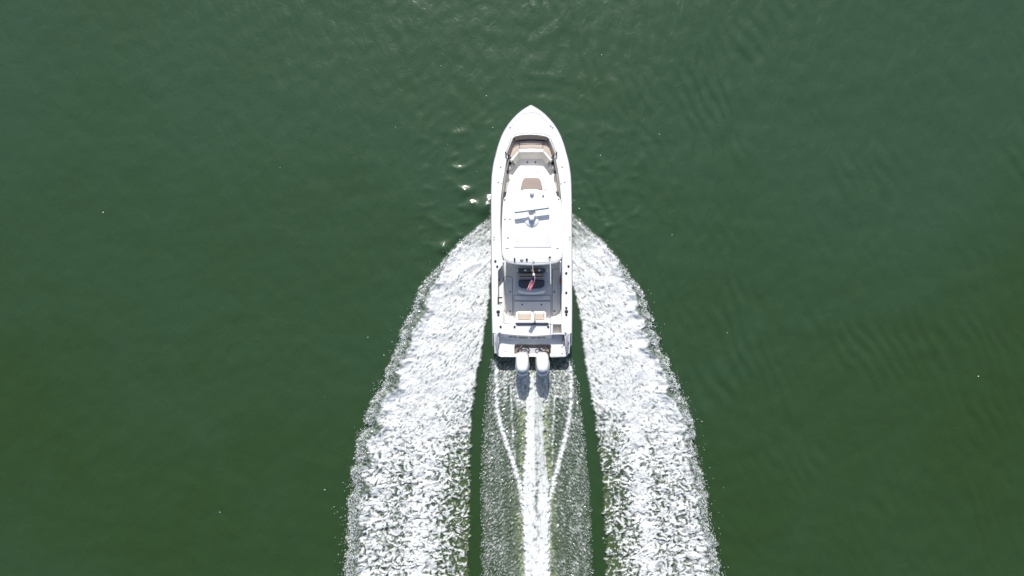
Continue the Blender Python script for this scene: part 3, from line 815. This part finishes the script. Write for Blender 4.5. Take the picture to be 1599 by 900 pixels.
# helm body, dash, windscreen and wheel under the hardtop
slab("helm_station", PL([(800, 318), (862, 318), (864, 362), (798, 362)], 1.5), .5, 1.62, M['gel'], bev=.05, r=.08)
ws = [P(u, v, z) for u, v, z in ((801, 320, 1.62), (830, 314, 1.62), (861, 320, 1.62), (861, 336, 2.6), (830, 330, 2.6), (801, 336, 2.6))]
obj("windscreen", ws + [(x, y - .012, z) for x, y, z in ws], [(0, 1, 4, 5), (1, 2, 3, 4), (6, 11, 10, 7), (7, 10, 9, 8), (0, 6, 7, 1), (1, 7, 8, 2), (2, 8, 9, 3), (3, 9, 10, 4), (4, 10, 11, 5), (5, 11, 6, 0)], M['glass'], boat)
wc = Vector(P(818, 366, 1.35)); tube("steering_wheel", [wc + Vector((.19 * math.cos(a), -.05 * math.sin(a), .19 * math.sin(a))) for a in [k * math.pi / 8 for k in range(17)]], .016, M['black'], n=6)
for u in (815, 847):
    cushion("helm_seat", PL([(u - 13, 384), (u + 13, 384), (u + 13, 402), (u - 13, 402)], 1.2), 1.0, 1.18, M['tan'], r=.08)
    cushion("helm_seat_back", PL([(u - 13, 402), (u + 13, 402), (u + 13, 407), (u - 13, 407)], 1.6), 1.1, 1.7, M['tan'], r=.05)
slab("seat_pedestal", PL([(804, 386), (860, 386), (860, 404), (804, 404)], 1.0), .5, 1.0, M['gel'], r=.06)

# --- leaning post with the aft facing bench
slab("leaning_post", PL([(807, 424), (855, 424), (856.5, 448), (852.5, 453.5), (842, 456), (831, 456.8), (820, 456), (809.5, 453.5), (805.5, 448)], .96), .5, .93, M['lgrey'], bev=.03, r=.06)
slab("tackle_cabinet", PL([(809, 419), (852, 419), (852, 425.5), (809, 425.5)], 1.45), .5, 1.45, M['dkcush'], bev=.02, r=.04)
cushion("bench_back", PL([(810, 427), (850.5, 427), (850.5, 434.5), (810, 434.5)], 1.40), .98, 1.40, M['taupe'], r=.05)
cushion("bench_cushion", PL([(810, 437), (851, 437), (851, 447), (846, 450.5), (831, 451.6), (815, 450.5), (810, 447)], 1.0), .9, 1.0, M['dkcush'], r=.07)
strip("bench_front", [(809.5, 452.6), (820, 454.8), (831, 455.6), (842, 454.8), (852, 452.6)], .93, [(810.5, 458), (820, 460.0), (831, 460.6), (842, 460.0), (851, 458)], .80, M['wvinyl'], .04)
tube("launcher_bar", [P(806, 421.8, 1.9), P(857, 421.8, 1.9)], .018, M['dark'], n=6)
def rlaunch(): return stack("rod_launcher", circ(0, 0, .042, n=12), [(0, -.30), (0, 0.0), (.008, .012), (.014, .0)], M['white'])
for u in (808.5, 821, 831.3, 843, 855.5): place("rod_launcher", "rl", P(u, 422.3, 2.02), rlaunch)

# --- transom bench
zt = 1.0
slab("transom_bench", PL([(806, 487.5), (853.5, 487.5), (853.5, 497), (857.5, 504.4), (805.5, 504.4)], zt - .1), .5, .86, M['gel'], bev=.02, r=.03)
for a, b in ((808.2, 830.6), (834, 851.8)):
    cushion("bench_pad", PL([(a, 486.2), (b, 486.2), (b + .4, 501.5), (a - .4, 501.5)], .97), .85, .965, M['wvinyl'], r=.05)
    cushion("bench_pad_centre", PL([(a + 1.2, 490.2), (b - 1.2, 490.2), (b - 1.0, 500.6), (a + 1.0, 500.6)], .98), .93, .978, M['tan'], r=.03)
slab("bench_backrest", PL([(807, 500.8), (855, 500.8), (858, 504.9), (804.8, 504.9)], 1.14), .86, 1.13, M['wvinyl'], bev=.025, r=.03)
slab("backrest_dark_strip", PL([(806.3, 505.1), (857.3, 505.1), (857.0, 507.4), (806.6, 507.4)], 1.13), 1.04, 1.13, M['dark'], bev=.01, r=.02)  # dark strip along the aft edge of the backrest

# --- side door hinges on the port gunwale, orange tool under the starboard coaming
for v in (465.2, 473.2):
    a = P(777.8, v, 1.12); tube("door_hinge", [a, P(785, v, 1.10)], .032, M['dark'], n=6)
tube("hinge_bar", [P(778.3, 464, 1.125), P(778.3, 474.5, 1.125)], .024, M['dark'], n=6)
for v in (451.5, 456, 461.5): place("door_latch", "dl", P(778.6, v, 1.12), lambda: stack("door_latch", circ(0, 0, .026, .03, n=8), [(0, -.03), (0, .0), (.008, .008)], M['grey']))
cushion("extinguisher", PL([(875.2, 435), (877.2, 435), (877.2, 444), (875.2, 444)], .9), .75, .9, M['orange'], r=.02)
slab("inner_step", PL([(785.3, 484), (787.5, 484), (787.5, 503), (785.3, 503)], .95), .5, .95, M['liner'], bev=.01)
# white lit corner decks either side of the transom bench
# --- transom, lettering, platform
zp = 0.60
top = [(780.5, 521.2), (795, 523.0), (812, 524.4), (832, 525.2), (850, 524.4), (862, 523.4)]
bot = [(781, 527.5), (795, 529.5), (812, 531.0), (832, 531.9), (850, 531.2), (862, 530.2)]
strip("transom", top, 1.02, bot, .61, M['gel'], .05)
def lettering():
    # unreadable dark script in the photo: short slanted strokes of the same size and place
    V, F = [], []
    words = [(795.0, 800.6, 3), (801.6, 807.6, 3), (810.2, 824.6, 7), (828.8, 837.0, 4), (838.5, 846.0, 4), (847.5, 852.5, 2)]
    def base(u, t):
        uu = np.array([p[0] for p in top]); a = np.interp(u, uu, [p[1] for p in top]); b = np.interp(u, uu, [p[1] for p in bot])
        z = 1.02 + (.61 - 1.02) * t; p = P(u, a + (b - a) * t, z); return Vector(p) + Vector((0, -.012, .010))
    for a, b, n in words:
        for k in range(n):
            c = a + (b - a) * (k + .5) / n; wd = (b - a) / n * .40
            hgt0 = .30 if k % 2 else .24
            pts = [(c - wd + .5, hgt0), (c + wd + .5, hgt0), (c + wd - .4, .58), (c - wd - .4, .58)]
            i = len(V); V += [base(u, t) for u, t in pts]; F.append((i, i + 1, i + 2, i + 3))
        i = len(V); V += [base(u, t) for u, t in ((a + .2, .44), (b + .2, .40), (b, .50), (a, .54))]; F.append((i, i + 1, i + 2, i + 3))
    obj("lettering", V, F, M['grey'], boat, False, "dark slanted script lettering across the transom")
lettering()
PLAT = [(772.6, 519), (891.2, 519), (891.0, 540), (889.8, 550), (887, 555), (882.5, 557.8), (860.5, 558.4), (860.5, 539.5), (858, 538.2), (806.5, 538.2), (804, 540), (803.5, 558.4), (783, 558), (778, 556), (775, 552), (773.2, 545)]
slab("swim_platform", PL(PLAT, zp), .40, zp, M['deck'], bev=.02)
slab("engine_well", PL([(803, 536), (861.5, 536), (861.5, 556), (803, 556)], .38), .15, .38, M['taupe'], bev=.01)
slab("transom_bar", PL([(803.2, 552.9), (861, 552.9), (861, 557.6), (803.2, 557.6)], zp), .2, zp - .004, M['gel'], bev=.02)
slab("engine_shelf", PL([(815, 543.5), (851, 543.5), (851, 552.6), (815, 552.6)], .45), .37, .47, M['lgrey'], bev=.02, r=.08)
x, y, _ = P(790.3, 545.8, zp); stack("inspection_hatch", circ(x, y, .10, n=20), [(0, zp - .01), (0, zp + .008), (.012, zp + .012)], M['deck'])
# quarter mouldings that carry the side decks down to the platform
for s, us in ((-1, (771.4, 780.5)), (1, (881.5, 891.0))):
    V = []; n = 7
    for k in range(n):
        t = k / (n - 1); v = 520 + 32 * t; z = 1.035 - .36 * t ** 1.2
        a, b = (us[0] + (1.2 * t if s < 0 else 3.2 * t), us[1] - (3.2 * t if s < 0 else 1.0 * t))
        V += [P(a, v, z), P(b, v, z), (*P(a, v, z)[:2], .45), (*P(b, v, z)[:2], .45)]
    F = []
    for k in range(n - 1):
        i = 4 * k; F += [(i, i + 4, i + 5, i + 1), (i, i + 2, i + 6, i + 4), (i + 1, i + 5, i + 7, i + 3)]
    i = 4 * (n - 1); F.append((i, i + 2, i + 3, i + 1))
    obj("quarter_moulding", V, F, M['gel'], boat, False)
    cx_ = 776.6 if s < 0 else 885.6
    tube("grab_rail", curve([P(cx_ + (5 if s < 0 else -3), 518.6, 1.06), P(cx_ + .6, 520.6, 1.12), P(cx_ - (.6 if s < 0 else -.3), 526, 1.12), P(cx_, 540, .96), P(cx_ + .6, 549.5, .76)], 5), .045, M['lgrey'], n=8)
    x, y, _ = P(775.3 if s < 0 else 887.6, 536.6, 1.0)
    stack("stern_light", circ(x, y, .035, .095, n=12), [(0, .80), (0, .99), (.015, 1.005)], M['navy'])
slab("boarding_ladder", PL([(879, 523.5), (881.8, 523.5), (882.3, 536.5), (879.6, 536.5)], .75), .6, .74, M['grey'], bev=.02, r=.04)
for v in (541, 551.5): place("deck_fitting", "fit", P(878.3, v, zp + .01), small)

# --- outboards
def engine(cu):
    low = [(cu - 5.5, 553.5), (cu + 5.5, 553.5), (cu + 9.2, 558), (cu + 11.0, 566), (cu + 11.1, 574), (cu + 9.6, 581.5), (cu + 6, 586.8), (cu, 588.6), (cu - 6, 586.8), (cu - 9.6, 581.5), (cu - 11.1, 574), (cu - 11.0, 566), (cu - 9.2, 558)]
    a = stack("outboard_engine", rounded(PL(low, .95), .10, 3), [(.16, .42), (.03, .55), (0, .72), (0, .92), (.02, .97), (.05, .99)], M['gel'])
    up = [(cu - 6, 552.2), (cu + 6, 552.2), (cu + 8.7, 557), (cu + 9.9, 564), (cu + 9.6, 573), (cu + 7.6, 579.2), (cu + 4, 581.2), (cu, 581.8), (cu - 4, 581.2), (cu - 7.6, 579.2), (cu - 9.6, 573), (cu - 9.9, 564), (cu - 8.7, 557)]
    stack("engine_cowl", rounded(PL(up, 1.36), .10, 3), [(-.03, .97), (-.015, 1.15), (0, 1.30), (.02, 1.38), (.06, 1.43), (.13, 1.455), (.2, 1.46)], M['gel'], a)
    tube("cowl_stripe", [P(cu - 7.4, 580.8, 1.18), P(cu - 4, 583, 1.18), P(cu, 583.7, 1.18), P(cu + 4, 583, 1.18), P(cu + 7.4, 580.8, 1.18)], .014, M['dark'], a, 6)
    slab("drive_leg", PL([(cu - 3, 560), (cu + 3, 560), (cu + 3, 577), (cu - 3, 577)], 0), -.7, .5, M['gel'], a, .02, .05)
    slab("engine_bracket", PL([(cu - 5, 551), (cu + 5, 551), (cu + 5, 561), (cu - 5, 561)], .5), .1, .66, M['dark'], a, .02, .03)
engine(816.2); engine(847.8)
# black rigging hoses looping in the well
def hose(pts, rad, m='black'): tube("rigging_hose", curve([P(*p) for p in pts], 6), rad, M[m], n=7)
hose([(815.5, 539.5, .62), (812.6, 544, .68), (809.8, 548, .7), (811.5, 551.0, .72), (818, 551.4, .76), (822.5, 552.2, .82), (826.2, 556.6, .85)], .040)
hose([(821.5, 539.5, .6), (824, 543, .66), (826.8, 546.5, .66), (825.8, 551, .62)], .030)
hose([(842, 539.5, .62), (843.5, 545, .7), (847, 548.8, .72), (853, 549.8, .76), (857.2, 552.2, .8), (858.4, 556.8, .8)], .042)
hose([(846.5, 540.5, .6), (853, 540.0, .64), (857.6, 544.5, .6), (858.8, 552, .55)], .028)
hose([(840.6, 544.5, .5), (836.8, 546, .5), (837, 549.8, .5), (841.5, 550.4, .5)], .020, 'grey')
hose([(811, 545.6, .5), (807.5, 544.4, .5), (805.6, 548, .5), (808, 551, .5)], .022, 'grey')
hose([(816, 547, .5), (819, 544.8, .52), (821.5, 546.5, .52), (818, 549.4, .5)], .018, 'grey')

# --- hardtop and its legs
zr = 2.72
ROOF = [(829, 295.4), (819, 296.2), (808, 299), (797, 303.2), (789.5, 307.2), (786.6, 311.5), (785.2, 326), (784.3, 345), (783.8, 370), (784.4, 396), (786.2, 402.5), (789.4, 407.6), (794.4, 411.0), (803, 412.9), (815, 414.2), (831, 414.8), (847, 414.2), (860, 412.9), (870.0, 411.0), (874.8, 407.6), (878.2, 402.5), (879.7, 396), (879.8, 370), (879.2, 345), (878.2, 326), (876, 311.5), (872.5, 307.2), (864, 303.2), (852, 299), (840, 296.2)]
rp = rounded(PL(ROOF, zr), .05, 2)
stack("hardtop", rp, [(.10, zr - .09), (.02, zr - .085), (0, zr - .06), (.0, zr - .03), (.025, zr - .006), (.07, zr + .006), (.20, zr + .022)], M['gel'], label=None)
slab("roof_panel", PL([(803, 350.5), (861.5, 350.5), (861.5, 387), (803, 387)], zr + .03), zr + .01, zr + .040, M['panel'], bev=.008, r=.05)
for u in (792.5, 871.5):
    tube("roof_bead", [P(u, 330, zr + .02), P(u, 392, zr + .02)], .010, M['lgrey'], n=6)
tube("roof_bead", curve([P(790, 405.2, zr + .004), P(800, 408.6, zr + .012), P(831, 410.2, zr + .018), P(862, 408.6, zr + .012), P(873.5, 405.2, zr + .004)], 5), .008, M['lgrey'], n=6)
for u in (792.6, 871.0): tube("roof_handle", [P(u - 2.6, 387.5, zr + .035), P(u + 2.6, 387.5, zr + .035)], .012, M['lgrey'], n=6)
for (u, v, u2, v2) in ((786.2, 412.5, 787.3, 428), (875.6, 412.5, 875.2, 427), (797, 322, 798, 330), (865, 322, 864, 330)):
    tube("hardtop_leg", [P(u, v - 4, zr - .08), P(u2 * .5 + u * .5, (v + v2) / 2, 1.75), P(u2, v2, .9), P(u2, v2 + 3, .52)], .035, M['white'], n=8)
# radar: round pedestal and a slanting bar
b2 = [P(u, v, zr + .40) for u, v in ((803.6, 331.0), (858.2, 323.8), (858.0, 326.6), (805.0, 333.8))]
px_, py_, _ = P(831, 345.5, zr)
rad = stack("radar_base", circ(px_, py_, .29, .26, n=24), [(0, zr), (0, zr + .05), (.04, zr + .09), (.12, zr + .11)], M['white'])
rx_, ry_, _ = P(830.6, 335.5, zr + .2)
stack("radar_pedestal", circ(rx_, ry_ - .10, .15, .17, n=16), [(0, zr + .05), (.02, zr + .28), (.05, zr + .34)], M['white'], rad)
bar = [P(u, v, zr + .42) for u, v in ((802.8, 327.6), (858.6, 320.0), (858.2, 325.2), (804.5, 332.2))]
stack("radar_bar", rounded([p[:2] for p in bar], .04, 2), [(.02, zr + .34), (0, zr + .36), (0, zr + .43), (.02, zr + .45)], M['white'], rad)
stack("radar_bar_underside", [p[:2] for p in b2], [(0, zr + .33), (0, zr + .40)], M['white'], rad, False)
stack("radar_neck", PL([(825.5, 328), (836.5, 327), (837, 333.2), (826, 334.2)], zr + .4), [(0, zr + .28), (0, zr + .38)], M['grey'], rad, False)
# small things on the roof
x, y, _ = P(831, 301.8, zr + .1)
stack("anchor_light", circ(x, y, .085, .09, n=14), [(0, zr), (0, zr + .12), (.02, zr + .16), (.05, zr + .18)], M['white'])
x, y, _ = P(848.4, 306.4, zr); stack("antenna_mount", circ(x, y, .03, .06), [(0, zr), (0, zr + .05), (.01, zr + .06)], M['dark'])
for u, v in ((789, 342.8), (797, 342.6), (794, 371.8), (788.6, 312), (872.8, 311.2)):
    place("roof_fitting", "rf", P(u, v, zr + .012), lambda: stack("roof_fitting", circ(0, 0, .035, n=10), [(0, -.04), (0, .015), (.01, .02)], M['grey']))
for u, v, w_, h_, k in ((804, 405.4, .035, .075, 'dark'), (823, 405.3, .045, .045, 'dark'), (815, 405, .07, .05, 'lgrey'), (834, 408.3, .025, .025, 'lgrey')):
    x, y, _ = P(u, v, zr + .05); stack("antenna_mount", circ(x, y, w_, h_), [(0, zr), (0, zr + .09), (.01, zr + .1)], M[k])
x, y, _ = P(859, 402.6, zr + .05); an = stack("antenna_mount", circ(x, y, .05, .06, rot=-.4), [(0, zr), (0, zr + .1), (.01, zr + .11)], M['dark'])
tube("whip_antenna", [P(859.3, 403.5, zr + .11), P(860.2, 421, zr + .35), P(860.4, 442, zr + .55)], [.022, .020, .015], M['lgrey'], an, 8)
tube("antenna_tip", [P(860.4, 442, zr + .55), P(860.4, 444.2, zr + .57)], .028, M['green'], an, 8)
# flag on its staff
st = tube("flagstaff", [P(831.4, 404.5, zr + .02), P(832.2, 414, zr + .14), P(832.8, 422, zr + .24)], .013, M['steel'], n=7)
tube("staff_grip", [P(832.8, 421.5, zr + .235), P(833.8, 428, zr + .31)], .022, M['wood'], st, 8)
tube("staff_top", [P(833.8, 427.6, zr + .31), P(834.2, 431, zr + .35)], [.05, .045], M['wcloth'], st, 10)
def flag():
    path = curve([P(834.6, 430, zr + .30), P(834.0, 434.5, zr + .27), P(832.8, 439, zr + .23), P(830.4, 444, zr + .18), P(828.2, 449, zr + .12), P(826.0, 453.5, zr + .08)], 6)
    n, m_ = len(path), 13; V, F, MI = [], [], []
    for i, p in enumerate(path):
        t = i / (n - 1); wdt = .07 + .16 * math.sin(min(1, t * 1.15) * math.pi * .72)
        if t > .85: wdt *= 1 - (t - .85) * 1.5
        for j in range(m_ + 1):
            s = j / m_ - .5
            V.append((p.x + s * wdt * .72, p.y - s * wdt * .3 - .02 * math.sin(j * 1.3), p.z + .035 * math.sin(j * 1.5 + t * 5) + .03 * math.sin(t * 9)))
    for i in range(n - 1):
        for j in range(m_):
            a = i * (m_ + 1) + j; F.append((a, a + 1, a + m_ + 2, a + m_ + 1))
            t = i / (n - 1)
            MI.append(2 if (t < .36 and j < 8) else (0 if j % 3 else 1))
    o = obj("flag", V, F, [M['red'], M['wcloth'], M['blue']], st, True, "small red white and navy striped flag streaming aft")
    o.data.polygons.foreach_set("material_index", MI)
    so = o.modifiers.new("cloth", 'SOLIDIFY'); so.thickness = .004
flag()
print("tris", sum(len(o.data.polygons) for o in scene.objects if o.type == 'MESH'))
